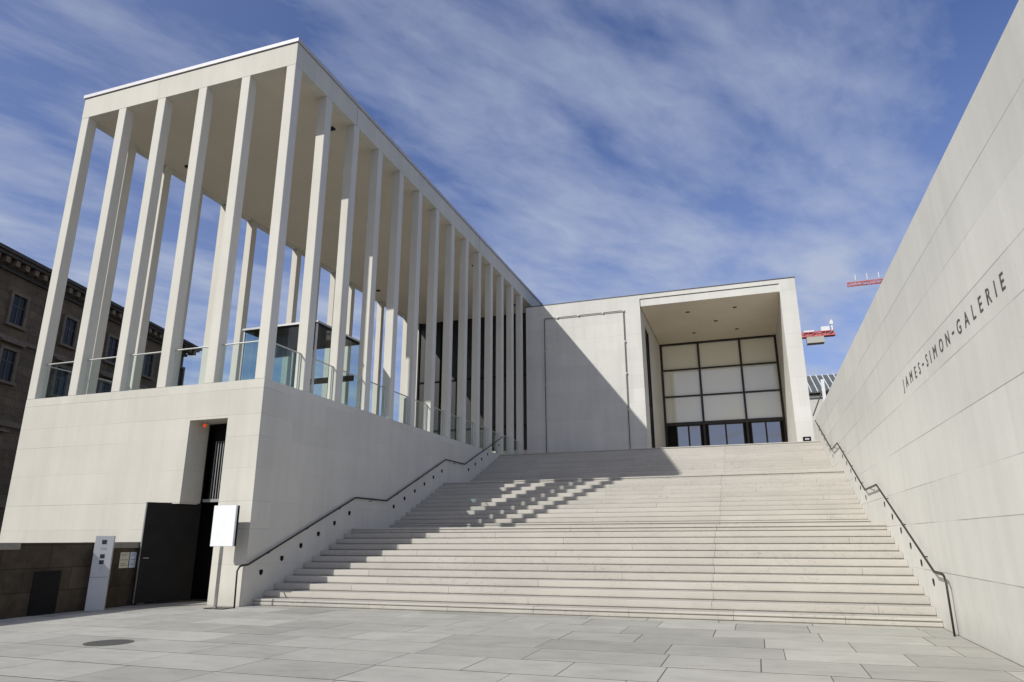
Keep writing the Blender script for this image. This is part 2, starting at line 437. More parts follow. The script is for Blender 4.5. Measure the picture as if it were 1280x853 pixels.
# ------------------------------------------------------------------ colonnade building
cb = thing('colonnade_building', (XS, YF, 0), 'tall white stone colonnade with slender square columns on a windowless base', 'building')
OL, OR, OT = -14.62, -13.33, 4.79            # gate opening
YB = 52.0
NB = 0.0
def b_(bm):
    # front skin of the base, cut round the gate opening
    d = 0.75
    box(bm, (XW, YF, 1.53), (-15.40, YF + d, 2.54))
    box(bm, (XW, YF, 2.54), (OL, YF + d, OT))
    box(bm, (OR, YF, 0.0), (XS, YF + d, OT))
    box(bm, (XW, YF, OT), (XS, YF + d, ZT))
child('base_front', M['stone_front'], cb, b_)
def b_(bm):
    box(bm, (XW, YF + .75, 1.53), (-15.60, YE + 2.6, ZT - .002))
    box(bm, (-13.10, YF + .75, 0.0), (XS, YE - .002, ZT - .002))
    box(bm, (-15.60, YF + 3.2, 0.0), (-13.10, YE + 2.6, ZT - .002))
    box(bm, (-15.60, YF + .75, OT + .2), (-13.10, YF + 3.2, ZT - .002))
child('base_side', M['stone_side'], cb, b_)
# plinth of dark old masonry under the overhanging base
child('plinth', M['quay'], cb, lambda bm: box(bm, (XW + .3, YF + .35, -.01), (-15.62, YE, 1.53)))
# gate chamber
def b_(bm):
    box(bm, (-15.40, YF + .02, 0), (-15.36, YF + 3.1, 2.54)); box(bm, (-15.36, YF + 1.6, 0), (-13.34, YF + 1.7, OT + .1))
    box(bm, (-15.58, YF + .76, 2.62), (OL - .02, YF + 1.6, 2.66))
child('gate_chamber', M['black'], cb, b_)
def b_(bm):
    box(bm, (OL + .16, YF + .66, 2.60), (OR - .02, YF + .74, 2.68))
child('lintel_bar', M['grille'], cb, b_)
gr = child('grille', M['black'], cb, lambda bm: box(bm, (OL + .02, YF + .98, 2.68), (OR - .02, YF + 1.02, OT)))
def b_(bm):
    for i in range(9):
        x = OL + .36 + i * .085
        box(bm, (x, YF + .69, 2.682), (x + .02, YF + .71, 4.28))
child('grille_bar', M['grille'], gr, b_)
# open gate leaf
hinge, tip = V((-14.60, 15.78, 0)), V((-15.12, 14.42, 0))
ang = math.atan2((tip - hinge).y, (tip - hinge).x); Lg = (tip - hinge).length
Rg = Matrix.Rotation(ang, 3, 'Z')
gl = child('gate_leaf', M['gate'], cb, lambda bm: box(bm, (hinge.x, hinge.y - .03, .05), (hinge.x + Lg, hinge.y + .03, 2.56), Rg, hinge), bev=.006)
def b_(bm):
    for s in (-1, 1):
        box(bm, (hinge.x + .02, hinge.y + (.0315 if s > 0 else -.045), 1.28), (hinge.x + Lg - .02, hinge.y + (.045 if s > 0 else -.0315), 1.34), Rg, hinge)
child('leaf_rib', M['gate'], gl, b_)
child('leaf_edge', M['grille'], gl, lambda bm: box(bm, (hinge.x + Lg + .002, hinge.y - .032, .05), (hinge.x + Lg + .012, hinge.y + .032, 2.56), Rg, hinge))
def b_(bm):
    bar(bm, (hinge.x + Lg - .18, hinge.y + .03, 1.15), (hinge.x + Lg - .18, hinge.y + .09, 1.15), .012)
    bar(bm, (hinge.x + Lg - .18, hinge.y + .09, 1.15), (hinge.x + Lg - .05, hinge.y + .09, 1.15), .012)
    for v in bm.verts: v.co = Rg @ (v.co - hinge) + hinge
child('handle', M['steel'], gl, b_)
# orange lamp under the lintel
wl = child('warning_lamp', M['lamp'], cb, lambda bm: bmesh.ops.create_uvsphere(bm, u_segments=14, v_segments=10, radius=.055, matrix=Matrix.Translation((-14.42, YF + .36, OT - .10))), smooth=True)
child('lamp_base', M['steel'], wl, lambda bm: disc(bm, (-14.42, YF + .36, OT - .04), (0, 0, 1), .07, .04))

# roof: ring beam, recessed soffit, metal edge
W = CW
def b_(bm):
    box(bm, (XW, YF, ZM), (XS, YF + W, ZR))
    box(bm, (XS - W, YF + W, ZM), (XS, YB, ZR)); box(bm, (XW, YF + W, ZM), (XW + W, YB, ZR))
child('ring_beam', M['stone_front'], cb, b_)
child('ceiling', M['soffit'], cb, lambda bm: box(bm, (XW + W, YF + W, ZM + .07), (XS - W, YB, ZR)))
def b_(bm):
    e = .045
    box(bm, (XW - e, YF - e, ZR + .025), (XS + e, YF + .5, ZR + .15))
    box(bm, (XS - .5, YF + .5, ZR + .025), (XS + e, YB + e, ZR + .15)); box(bm, (XW - e, YF + .5, ZR + .025), (XW + .5, YB + e, ZR + .15))
    box(bm, (XW + .5, YF + .5, ZR + .002), (XS - .5, YB, ZR + .10))
rf = child('roof_edge', M['coping'], cb, b_)
child('shadow_gap', M['dark_coping'], rf, lambda bm: box(bm, (XW + .012, YF + .012, ZR + .001), (XS - .012, YB, ZR + .025)))
for yj in (YF + 2 * SP + .12, YF + 9 * SP):
    child('expansion_joint', M['museum_frame'], cb, lambda bm: box(bm, (XS - .03, yj, ZM + .002), (XS + .002, yj + .014, ZR - .002)))
# spotlights in the ceiling
spot = child('spotlight', M['black'], cb, lambda bm: box(bm, (-13.35, YF + 2*SP - .05, ZM + .02), (-13.13, YF + 2*SP + .13, ZM + .07)))
for dx, dy in ((0, 4*SP), (0, 8*SP), (-6.9, .4), (-6.9, 5*SP), (-6.9, 9*SP), (0, 12*SP)):
    copy_child(spot, cb, (dx, dy, 0))

# columns
col = child('column', M['stone_col'], cb, lambda bm: box(bm, (XS - W, YF, ZT), (XS, YF + W, ZM)), loc=(XS - W/2, YF + W/2, ZT), bev=.012)
fx = (XS - XW - W) / 5
for i in range(1, 6): copy_child(col, cb, (-fx * i, 0, 0))
for i in range(1, 14): copy_child(col, cb, (0, SP * i, 0))
for i in range(1, 16): copy_child(col, cb, (-(XS - XW - W), SP * i, 0))

# glass railings between the columns
def railing(p, q):
    p, q = V(p), V(q); d = (q - p).normalized(); s = V((-d.y, d.x, 0))
    def pane(bm):
        a, b = p + d * .02, q - d * .06
        w = s * .008
        pts = [a - w, b - w, b + w, a + w]
        prism(bm, [V((v.x, v.y, ZT + .03)) for v in pts], (0, 0, 1.08))
    g = child('glass_railing', M['clear_glass'], cb, pane)
    child('top_rail', M['rail'], g, lambda bm: bar(bm, V((p.x, p.y, ZT + 1.14)), V((q.x, q.y, ZT + 1.14)), .022, 8))
    child('railing_post', M['rail'], g, lambda bm: bar(bm, V((q.x, q.y, ZT)) - d * .05, V((q.x, q.y, ZT + 1.13)) - d * .05, .018, square=True))
    return g
for i in range(5):
    xa = XW + W + fx * i; railing((xa, YF + W * .55, 0), (xa + fx - W, YF + W * .55, 0))
for i in range(13):
    ya = YF + W + SP * i; railing((XS - W * .55, ya, 0), (XS - W * .55, ya + SP - W, 0))
for i in range(14):
    ya = YF + W + SP * i; railing((XW + W * .55, ya, 0), (XW + W * .55, ya + SP - W, 0))

# glazed front deep inside the colonnade
YG = 40.95
cw = child('inner_glazing', M['dark_glass'], cb, lambda bm: box(bm, (XW + W + .01, YG, ZT + 1.1), (XS - W - .01, YG + .05, ZM + .06)))
def b_(bm):
    n = 5
    for i in range(n + 1):
        x = XW + W + .04 + i * (XS - XW - 2 * W - .14) / n
        box(bm, (x, YG - .10, ZT + 1.1), (x + .07, YG - .002, ZM + .06))
    for z in (ZT + 2.6, ZT + 5.9): box(bm, (XW + W + .02, YG - .07, z), (XS - W - .02, YG - .004, z + .08))
child('mullion', M['black'], cw, b_)
child('inner_parapet', M['stone_front'], cb, lambda bm: box(bm, (XW + W + .01, YG - .14, ZT), (XS - W - .01, YG + .1, ZT + 1.1)))
child('terrace_floor', M['soffit'], cb, lambda bm: box(bm, (XW + .4, YF + .8, ZT - .001), (XS - .4, YG - .2, ZT + .004)))

# recessed step lights in the base beside the stairs
def niche_shape(bm, x, y, z, sgn):
    """half round hood in the wall face: a shallow dark pocket with a stone-coloured lip"""
    pts = []
    for i in range(16):
        a = 2 * math.pi * i / 16
        pts.append((x, y + .075 * math.cos(a), z + min(.055, .085 * math.sin(a))))
    prism(bm, pts, (sgn * .004, 0, 0))
LIGHTS = []
for fl in range(3):
    for j in range(6):
        LIGHTS.append((STARTS[fl] + .22 + j * 2 * TREAD, (12 * fl + 2 * j) * RISE + .80))
sl = None
for y, z in LIGHTS:
    if sl is None:
        y_0, z_0 = y, z
        sl = child('step_light', M['black'], cb, lambda bm: niche_shape(bm, XS + .001, y, z, 1), loc=(XS, y, z))
    else: copy_child(sl, cb, (0, y - y_0, z - z_0))

# ------------------------------------------------------------------ glass pavilion (lift) on the terrace
gp = thing('lift_pavilion', (-14.9, 20.0, ZT), 'glass lift pavilion with flat dark roof standing inside the colonnade terrace', 'pavilion')
X1, X0_, Y1, Y2, ZC = -13.33, -16.35, 18.70, 21.55, 8.66
child('flat_roof', M['black'], gp, lambda bm: box(bm, (X0_, Y1, ZC - .06), (X1, Y2, ZC + .02)))
child('roof_fascia', M['steel'], gp, lambda bm: [box(bm, (X0_ - .03, Y1 - .03, ZC - .03), (X1 + .03, Y1 - .002, ZC + .04)), box(bm, (X1 + .002, Y1 - .002, ZC - .03), (X1 + .03, Y2, ZC + .04))])
def b_(bm):
    box(bm, (X0_ + .06, Y1 + .06, ZT + .01), (X1 - .06, Y1 + .08, ZC - .06))
    box(bm, (X1 - .08, Y1 + .10, ZT + .01), (X1 - .06, Y2 - .06, ZC - .06))
    box(bm, (X0_ + .06, Y1 + .10, ZT + .01), (X0_ + .08, Y2 - .06, ZC - .06))
child('glass_wall', M['lift_glass'], gp, b_)
pp = child('corner_post', M['steel'], gp, lambda bm: box(bm, (X1 - .06, Y1 + .01, ZT), (X1, Y1 + .06, ZC - .06)), loc=(X1, Y1, ZT))
copy_child(pp, gp, (-(X1 - X0_ - .06), 0, 0)); copy_child(pp, gp, (0, Y2 - Y1 - .08, 0)); copy_child(pp, gp, (-(X1 - X0_ - .06), Y2 - Y1 - .08, 0))
child('transom', M['black'], gp, lambda bm: [box(bm, (X0_ + .9, Y2 - .35, ZT + 1.35), (X1 - .1, Y2 - .25, ZT + 1.55)), box(bm, (X0_ + .1, Y2 - .08, ZT), (X0_ + .22, Y2 - .02, ZC - .06))])
child('lift_shaft_panel', M['dark_glass'], gp, lambda bm: box(bm, (-15.55, Y1 + .5, ZC - .95), (-14.75, Y1 + .6, ZC - .07)))

# ------------------------------------------------------------------ entrance building
en = thing('entrance_building', (-1.4, YE, ZT), 'white stone entrance block with deep portal and gridded glass front at stair top', 'building')
PL, PR, PT, XE = -5.25, 2.42, 14.66, 3.25
YD, YK = 47.4, 54.0
def b_(bm):
    box(bm, (XS, YE, ZT), (PL, 40.05, ZE)); box(bm, (XS, 40.05, ZT), (PL - .25, 41.75, ZE)); box(bm, (XS, 41.75, ZT), (PL, YK, ZE))
    box(bm, (PL - .25, 40.05, 13.95), (PL, 41.75, ZE))
    box(bm, (PR, YE, ZT), (XE, YK, ZE))
    box(bm, (PL, YE, 15.12), (PR, YK, ZE)); box(bm, (PL + .035, YE + .045, PT), (PR, YK, 15.12 - .0))
child('facade_wall', M['stone_entr'], en, b_)
child('roof_flashing', M['dark_coping'], en, lambda bm: box(bm, (XS - .02, YE - .025, ZE + .004), (XE + .025, YK, ZE + .05)))
child('portal_ceiling', M['portal_soffit'], en, lambda bm: box(bm, (PL + .04, YE + .06, PT - .008), (PR - .003, YD - .23, PT - .002)))
gapm = child('lintel_gap', M['museum_frame'], en, lambda bm: [box(bm, (PL + .002, YE + .03, 15.075), (PR - .002, YE + .044, 15.118)), box(bm, (PL + .004, YE + .03, PT), (PL + .034, YE + .044, 15.075))])
dl = child('downlight', M['black'], en, lambda bm: disc(bm, (-2.70, 40.4, PT - .016), (0, 0, 1), .13, .006, 18), loc=(-2.70, 40.4, PT))
for dx, dy in ((2.7, 0), (1.5, 2.35), (0, 4.6), (2.7, 4.6)): copy_child(dl, en, (dx, dy, 0))
# side window in the portal
sw = child('side_window', M['dark_glass'], en, lambda bm: box(bm, (PL - .20, 40.07, ZT + .02), (PL - .16, 41.73, 13.93)))
def b_(bm):
    for y in (40.06, 40.85, 41.66): box(bm, (PL - .158, y, ZT), (PL - .02, y + .08, 13.94))
    for z in (ZT + 3.2, 13.86): box(bm, (PL - .157, 40.142, z), (PL - .05, 41.658, z + .07))
child('window_frame', M['bronze'], sw, b_)
# gridded glass front
gx = [PL + .02, -2.66, 0.06, PR - .02]
gz = [9.05, 10.90, 12.76, PT - .01]
fr = child('front_frame', M['bronze'], en, lambda bm: (
    [box(bm, (x - .07, YD - .22, ZT), (x + .07, YD - .01, PT)) for x in gx[1:3]] +
    [box(bm, (gx[0] - .01, YD - .22, ZT), (gx[0] + .13, YD - .01, PT)), box(bm, (gx[3] - .13, YD - .22, ZT), (gx[3] + .01, YD - .01, PT))] +
    [box(bm, (a + (.13 if i == 0 else .07), YD - .20, z - .05), (b - (.13 if i == 2 else .07), YD - .012, z + .05)) for z in gz[1:3] for i, (a, b) in enumerate(zip(gx, gx[1:]))] +
    [box(bm, (a + (.13 if i == 0 else .07), YD - .20, PT - .13), (b - (.13 if i == 2 else .07), YD - .012, PT - .002)) for i, (a, b) in enumerate(zip(gx, gx[1:]))] +
    [box(bm, (a + (.13 if i == 0 else .07), YD - .20, gz[0] - .14), (b - (.13 if i == 2 else .07), YD - .012, gz[0] + .07)) for i, (a, b) in enumerate(zip(gx, gx[1:]))]))
for i in range(3):
    for j in range(3):
        child('upper_pane', M['blind_glass'] if 'blind_glass' in M else M['blind'], en,
              lambda bm: box(bm, (gx[i] + .06, YD - .075, gz[j]), (gx[i+1] - .06, YD - .05, gz[j+1])))
for i in range(3):
    a, b = gx[i] + (.13 if i == 0 else .07), gx[i+1] - (.13 if i == 2 else .07)
    c = (a + b) / 2; top = gz[0] - .14
    e0 = .62 if i == 0 else .16
    child('door_surround', M['black'], en, lambda bm: [box(bm, (a, YD - .09, ZT), (a + e0, YD - .03, top)), box(bm, (b - .16, YD - .09, ZT), (b, YD - .03, top))])
    mid = (a + e0 + b - .16) / 2
    for s, (u0, u1) in enumerate(((a + e0, mid), (mid, b - .16))):
        dd = child('glass_door', M['door_glass'], en, lambda bm: box(bm, (u0 + .05, YD - .085, ZT + .1), (u1 - .05, YD - .06, top - .06)))
        child('door_frame', M['bronze'], dd, lambda bm: [
            box(bm, (u0 + .004, YD - .11, ZT), (u0 + .055, YD - .035, top - .002)), box(bm, (u1 - .055, YD - .11, ZT), (u1 - .004, YD - .035, top - .002)),
            box(bm, (u0 + .055, YD - .11, top - .07), (u1 - .055, YD - .035, top - .002)), box(bm, (u0 + .055, YD - .11, ZT), (u1 - .055, YD - .035, ZT + .11))])
        hx = u1 - .09 if s == 0 else u0 + .09
        child('handle', M['steel'], dd, lambda bm: bar(bm, (hx, YD - .15, ZT + .9), (hx, YD - .15, ZT + 1.5), .015))
child('threshold', M['stone_col'], en, lambda bm: box(bm, (PL + .01, YE + .02, ZT + .001), (PR - .01, YD - .02, ZT + .006)))
child('interior_wall', M['black'], en, lambda bm: box(bm, (PL, YD + .02, ZT), (PR, YD + .1, PT)))

# cable frame on the blank facade
bf = thing('banner_frame', (-8.7, YE, ZT), 'thin grey empty banner frame of pipes fixed to the blank wall beside the portal', 'banner frame')
bx0, bx1, bz0, bz1 = -11.05, -6.22, ZT + .42, 14.48
def b_(bm):
    y = YE - .07
    for p, q in (((bx0, y, bz0), (bx0, y, bz1)), ((bx1, y, bz0 - .3), (bx1, y, bz1)), ((bx0, y, bz1), (bx1, y, bz1)), ((bx0, y, bz0), (bx1, y, bz0))): bar(bm, p, q, .024)
child('pipe', M['museum_frame'], bf, b_)
bk = child('bracket', M['rail'], bf, lambda bm: box(bm, (bx1 - .035, YE - .10, bz1 - .05), (bx1 + .05, YE - .002, bz1 + .05)), loc=(bx1, YE, bz1))
for x, z in ((bx1, 12.6), (bx1, 10.7), (bx1, 8.6), (bx0, 12.4), (bx0, 10.4), (bx0, 8.4), (bx0 + .8, bz1), (bx0 + 2.1, bz1), (bx0 + 3.6, bz1), (bx0, bz1)):
    copy_child(bk, bf, (x - bx1, 0, z - bz1))

# floodlight at the foot of the pillar
fo = thing('floodlight', (2.86, YE - .45, ZT), 'small dark box floodlight standing at the foot of the portal pillar', 'floodlight')
fx0, fy0 = 2.86, YE - .45
child('housing', M['black'], fo, lambda bm: box(bm, (fx0 - .19, fy0 - .12, ZT + .32), (fx0 + .19, fy0 + .14, ZT + .74)), bev=.02)
child('lens', M['pylon'], fo, lambda bm: box(bm, (fx0 - .10, fy0 - .127, ZT + .58), (fx0 + .10, fy0 - .121, ZT + .66)))
child('stand', M['bronze'], fo, lambda bm: [box(bm, (fx0 - .05, fy0 - .04, ZT + .02), (fx0 + .05, fy0 + .06, ZT + .32)), box(bm, (fx0 - .2, fy0 - .12, ZT), (fx0 + .2, fy0 + .16, ZT + .02))])

# ------------------------------------------------------------------ long wall on the right
wa = thing('stone_wall', (XR, 18, 0), 'long high white stone wall with dark lettering flanking the stairs', 'wall')
ZW, WY0, WY1 = 6.97, 2.0, 36.3
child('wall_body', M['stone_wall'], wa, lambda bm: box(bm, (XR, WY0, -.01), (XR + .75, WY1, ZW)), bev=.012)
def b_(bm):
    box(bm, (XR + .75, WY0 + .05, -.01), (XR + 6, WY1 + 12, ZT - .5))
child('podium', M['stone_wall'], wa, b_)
sl2 = None
for y, z in LIGHTS:
    if sl2 is None:
        sl2 = child('step_light', M['black'], wa, lambda bm: niche_shape(bm, XR - .001, y, z, -1), loc=(XR, y, z))
    else: copy_child(sl2, wa, (0, y - y_0, z - z_0))

# lettering, one flat cut letter shape after the other
def letter_mesh(ch, size):
    cu = bpy.data.curves.new('letter', 'FONT'); cu.body = ch; cu.size = size; cu.extrude = 0.004; cu.resolution_u = 3
    cu.align_x = 'CENTER'; cu.space_character = 1
    o = bpy.data.objects.new('tmp', cu); COL.objects.link(o)
    bpy.context.view_layer.update()
    me = bpy.data.meshes.new_from_object(o.evaluated_get(bpy.context.evaluated_depsgraph_get()))
    bpy.data.objects.remove(o); bpy.data.curves.remove(cu)
    return me
TEXT = 'JAMES-SIMON-GALERIE'
WID = {'I': .55, 'J': .75, 'M': 1.25, '-': .75, 'S': .95, 'E': .92, 'L': .88, 'O': 1.15, 'G': 1.12, 'N': 1.08, 'R': 1.0, 'A': 1.05}
tot = sum(WID[c] for c in TEXT) ; ya, yb_ = 15.52, 9.10
cur = 0.0
CAP = 0.225
for ch in TEXT:
    mid = cur + WID[ch] / 2; cur += WID[ch]
    y = ya + (yb_ - ya) * mid / tot
    me = letter_mesh(ch, CAP / 0.729)
    me.materials.clear(); me.materials.append(M['letter'])
    o = bpy.data.objects.new('letter', me); COL.objects.link(o); o.parent = wa
    o.location = V((XR - .003, y, 4.465 + (.028 if ch == '-' else 0))) - V(wa.location)
    if ch == '-': o.scale = (1.5, 1.15, 1)
    # x of the text runs towards the viewer (-Y), its up is +Z, it faces -X
    o.rotation_euler = Matrix(((0, 0, -1), (-1, 0, 0), (0, 1, 0))).to_euler()

# ------------------------------------------------------------------ handrails
def rail_path(x, foot_y):
    H = .90
    P = [(x, foot_y, 0.0), (x, foot_y - .03, .86), (x, foot_y + .04, .955), (x, foot_y + .12, .985)]
    P.append((x, STARTS[0] - .42, 1.0))
    for fl in range(3):
        base = 12 * fl * RISE
        y_a, y_b = STARTS[fl], STARTS[fl] + 11 * TREAD
        if fl: P.append((x, y_a - .45, base + H + .06))
        P.append((x, y_b + (.0 if fl < 2 else .15), base + 12 * RISE + H + .06 - (0 if fl < 2 else .02)))
    return P
for x, fy, wallx, lab in ((XS + .095, 14.62, XS, 'dark bronze handrail stepping up along the shaded colonnade base'),
                   (XR - .095, 14.22, XR, 'dark bronze handrail on the sunlit lettered wall')):
    h = thing('handrail', (x, fy, 0), lab, 'handrail', 'handrails of the outdoor staircase')
    child('rail', M['bronze'], h, lambda bm: sweep(bm, rail_path(x, fy), .018, .027, 10), smooth=True)
    s = 1 if wallx > x else -1
    br0 = None
    pts = rail_path(x, fy)[4:]
    spots = []
    for a, b in zip(pts, pts[1:]):
        a, b = V(a), V(b); n = 3 if (b - a).length > 3 else 1
        for q in range(n): spots.append(a.lerp(b, (q + .5) / n))
    for p in spots:
        if br0 is None:
            p0 = p
            br0 = child('bracket', M['bronze'], h, lambda bm: (bar(bm, p - V((0, 0, .03)), p + V((s * .06, 0, -.07)), .009, 6), bar(bm, p + V((s * .06, 0, -.07)), p + V((s * .094, 0, -.07)), .012, 6)), loc=p)
        else: copy_child(br0, h, p - p0)

# ------------------------------------------------------------------ street furniture at the left
sg = thing('blank_sign', (-12.55, 14.55, 0), 'blank white rectangular sign board on a slim post before the base corner', 'sign')
sx, sy = -12.62, 14.50
child('board', M['white_board'], sg, lambda bm: box(bm, (sx - .33, sy - .05, 1.44), (sx + .36, sy + .02, 2.43)), bev=.008)
child('board_back', M['black'], sg, lambda bm: box(bm, (sx - .325, sy + .022, 1.445), (sx + .385, sy + .05, 2.425)))
child('post', M['steel'], sg, lambda bm: box(bm, (sx - .03, sy - .03, .015), (sx + .03, sy + .03, 1.438)))
child('base_plate', M['bronze'], sg, lambda bm: box(bm, (sx - .16, sy - .22, .003), (sx + .42, sy + .2, .018)))

py = thing('information_pylon', (-15.0, 13.1, 0), 'slim grey information pylon with dark pictogram squares by the old quay wall', 'pylon')
Rp = Matrix.Rotation(math.radians(40), 3, 'Z'); po = V((-15.10, 13.02, 0))
PB = lambda bm, a, b: box(bm, V(a) + po, V(b) + po, Rp, po)
child('body', M['pylon'], py, lambda bm: PB(bm, (0, 0, 0), (.40, .17, 1.70)), bev=.006)
child('plate_joint', M['icon'], py, lambda bm: PB(bm, (.01, -.003, .745), (.39, -.0005, .752)))
for (u, z, s) in ((.20, 1.555, .05), (.20, 1.225, .048), (.20, 1.09, .048)):
    child('pictogram', M['icon'], py, lambda bm: PB(bm, (u - s, -.004, z - s), (u + s, -.001, z + s)))
def b_(bm):
    c = Rp @ V((.20, -.001, .965)) + po; disc(bm, c, Rp @ V((0, -1, 0)), .033, .003, 16)
child('pictogram', M['steel'], py, b_)
child('text_line', M['steel'], py, lambda bm: [PB(bm, (.14, -.003, 1.42 - i * .02), (.27, -.001, 1.427 - i * .02)) for i in range(3)])

# old quay parapet
qp = thing('quay_parapet', (-15.5, 10, 0), 'dark weathered sandstone parapet beside the white base', 'wall')
XQ = -15.24
def b_(bm):
    box(bm, (XQ - .5, 2.0, -.01), (XQ, 11.30, 1.40)); box(bm, (XQ - .5, 11.30, -.01), (XQ - .03, 13.25, 1.545)); box(bm, (XQ - .5, 13.25, -.01), (XQ, 14.64, 1.40))
child('masonry', M['quay'], qp, b_)
child('coping', M['quay_coping'], qp, lambda bm: [box(bm, (XQ - .56, 2.0, 1.403), (XQ + .035, 11.29, 1.55)), box(bm, (XQ - .56, 13.26, 1.403), (XQ + .035, 14.62, 1.55))], bev=.01)
child('opening', M['black'], qp, lambda bm: box(bm, (XQ - .031, 11.75, 0), (XQ - .012, 12.40, .93)))
for y0, y1, m, lab in ((13.93, 14.20, 'paper_cream', 'cream paper notice pinned to the dark parapet'), (14.23, 14.42, 'paper_blue', 'bluish paper notice pinned to the parapet by the open gate')):
    nt = thing('paper_notice', (XQ, y0, .9), lab, 'notice', 'paper notices on the parapet')
    child('sheet', M[m], nt, lambda bm: box(bm, (XQ + .002, y0, .92), (XQ + .006, y1, 1.30)))
    child('print', M['museum_frame'], nt, lambda bm: [box(bm, (XQ + .0062, y0 + .03, z), (XQ + .0072, y1 - .03 - .05 * (i % 2), z + .012)) for i, z in enumerate((1.25, 1.21, 1.11, 1.02, .98))])

# ------------------------------------------------------------------ old museum building beyond the colonnade
A = V((-44.0, 27.5, 0)); B = V((-49.85, 49.6, 0)); dr = (B - A).normalized(); nr = V((dr.y, -dr.x, 0))      # nr faces the camera side
mu = thing('old_sandstone_building', A, 'old brownish sandstone building with heavy bracketed cornice beyond the colonnade', 'building')
Rm = Matrix(((nr.x, dr.x, 0), (nr.y, dr.y, 0), (0, 0, 1)))       # local: x outwards, y along the front
def LB(bm, a, b):
    vs = box(bm, a, b)
    for v in vs: v.co = Rm @ v.co + A
LEN0, LEN1, HM = -34.0, 22.6, 18.3
child('wall', M['museum'], mu, lambda bm: LB(bm, (-22, LEN0, 0), (0, LEN1, HM)))
def b_(bm):
    LB(bm, (-22.3, LEN0, HM), (.22, LEN1 + .22, HM + .22)); LB(bm, (-22.9, LEN0, HM + .62), (.95, LEN1 + .95, HM + .82)); LB(bm, (-23, LEN0, HM + .82), (1.1, LEN1 + 1.1, HM + 1.05))
    LB(bm, (-22.2, LEN0, HM + .22), (.14, LEN1 + .14, HM + .62))
co = child('cornice', M['museum_cornice'], mu, b_)
def b_(bm):
    s = LEN0 + .3
    while s < LEN1 + .9:
        LB(bm, (.142, s, HM + .24), (.82, s + .34, HM + .61)); s += .82
child('cornice_brackets', M['museum_trim'], co, b_)
child('string_course', M['museum_trim'], mu, lambda bm: [LB(bm, (.002, LEN0, z), (.16, LEN1 + .1, z + h_)) for z, h_ in ((14.0, .25), (8.6, .35), (3.6, .4))])
child('roof', M['museum_roof'], mu, lambda bm: prism(bm, [Rm @ V(p) + A for p in ((.4, LEN0, HM + 1.06), (-11, LEN0, HM + 3.2), (-22.4, LEN0, HM + 1.06))], dr * (LEN1 - LEN0)))
nwin = 0
for s in [1.85 + 4.9 * q for q in range(-6, 5)]:
    for z0, hgt, ped in ((15.1, 1.95, 0), (11.4, 2.0, 1), (5.4, 2.4, 1)):
        w = child('window', M['museum_win'], mu, lambda bm: LB(bm, (.003, s, z0), (.03, s + 1.15, z0 + hgt)))
        child('surround', M['museum_trim'], w, lambda bm: [LB(bm, (.004, s - .22, z0 - .0), (.16, s, z0 + hgt)), LB(bm, (.004, s + 1.15, z0), (.16, s + 1.37, z0 + hgt)),
              LB(bm, (.004, s - .22, z0 + hgt), (.17, s + 1.37, z0 + hgt + .2)), LB(bm, (.004, s - .3, z0 - .18), (.24, s + 1.45, z0))] + ([LB(bm, (.005, s - .4, z0 + hgt + .42), (.34, s + 1.55, z0 + hgt + .56))] if ped else []))
        child('glazing_bar', M['museum_frame'], w, lambda bm: [LB(bm, (.031, s + .54, z0), (.06, s + .61, z0 + hgt)), LB(bm, (.031, s, z0 + hgt * .62), (.055, s + .54, z0 + hgt * .62 + .06)), LB(bm, (.031, s + .61, z0 + hgt * .62), (.055, s + 1.15, z0 + hgt * .62 + .06))])

# ------------------------------------------------------------------ glass-roofed hall behind the wall
gh = thing('glass_roofed_hall', (8, 70, 0), 'pale hall with ribbed grey glass roof in the gap behind the lettered wall', 'building')
child('wall', M['hall_wall'], gh, lambda bm: box(bm, (4.6, 70, 0), (24, 92, 14.7)))
child('glass_roof', M['roof_glass'], gh, lambda bm: prism(bm, [(4.4, 69.6, 14.85), (4.4, 75.5, 17.7), (4.4, 92, 17.7), (4.4, 92, 14.85)], (19.8, 0, 0)))
def b_(bm):
    x = 4.5
    while x < 24:
        bar(bm, (x, 69.55, 14.89), (x, 75.5, 17.77), .035, square=True); x += .55
child('roof_ribs', M['crane_white'], gh, b_)
child('gutter', M['museum_frame'], gh, lambda bm: box(bm, (4.4, 69.4, 14.74), (24.2, 69.55, 14.84)))
child('mast', M['crane_white'], gh, lambda bm: box(bm, (7.0, 68.9, 0), (7.28, 69.2, 15.9)))
child('brace', M['museum_frame'], gh, lambda bm: bar(bm, (7.1, 69.05, 15.0), (6.0, 69.4, 12.6), .06))

# ------------------------------------------------------------------ cranes far behind
def lattice(bm, p, q, w, h, n, r=.07):
    """square truss between two points, w across (Y), h high"""
    p, q = V(p), V(q); d = (q - p) / n
    if abs(d.z) < abs(d.x): o1, o2 = V((0, w, 0)), V((0, 0, h))
    else: o1, o2 = V((0, w, 0)), V((w, 0, 0))
    for a in (V(), o1, o2, o1 + o2): bar(bm, p + a, q + a, r * 1.4, square=True)
    for i in range(n):
        a, b = p + d * i, p + d * (i + 1)
        for u0, u1 in ((V(), o2), (o1, o1 + o2), (V(), o1), (o2, o1 + o2)):
            bar(bm, a + (u0 if i % 2 else u1), b + (u1 if i % 2 else u0), r, square=True)
            bar(bm, a + u0, a + u1, r, square=True)
YC = 150.0
cr = thing('tower_crane', (56, YC, 0), 'red tower crane jib tip showing just above the lettered wall', 'crane', 'red tower cranes on the skyline')
child('jib', M['crane_red'], cr, lambda bm: lattice(bm, (22.8, YC, 52.2), (66, YC, 52.2), 0.7, 0.7, 24, .04))
child('mast', M['crane_red'], cr, lambda bm: lattice(bm, (56, YC, 0), (56, YC, 58), 1.6, 1.6, 30, .1))
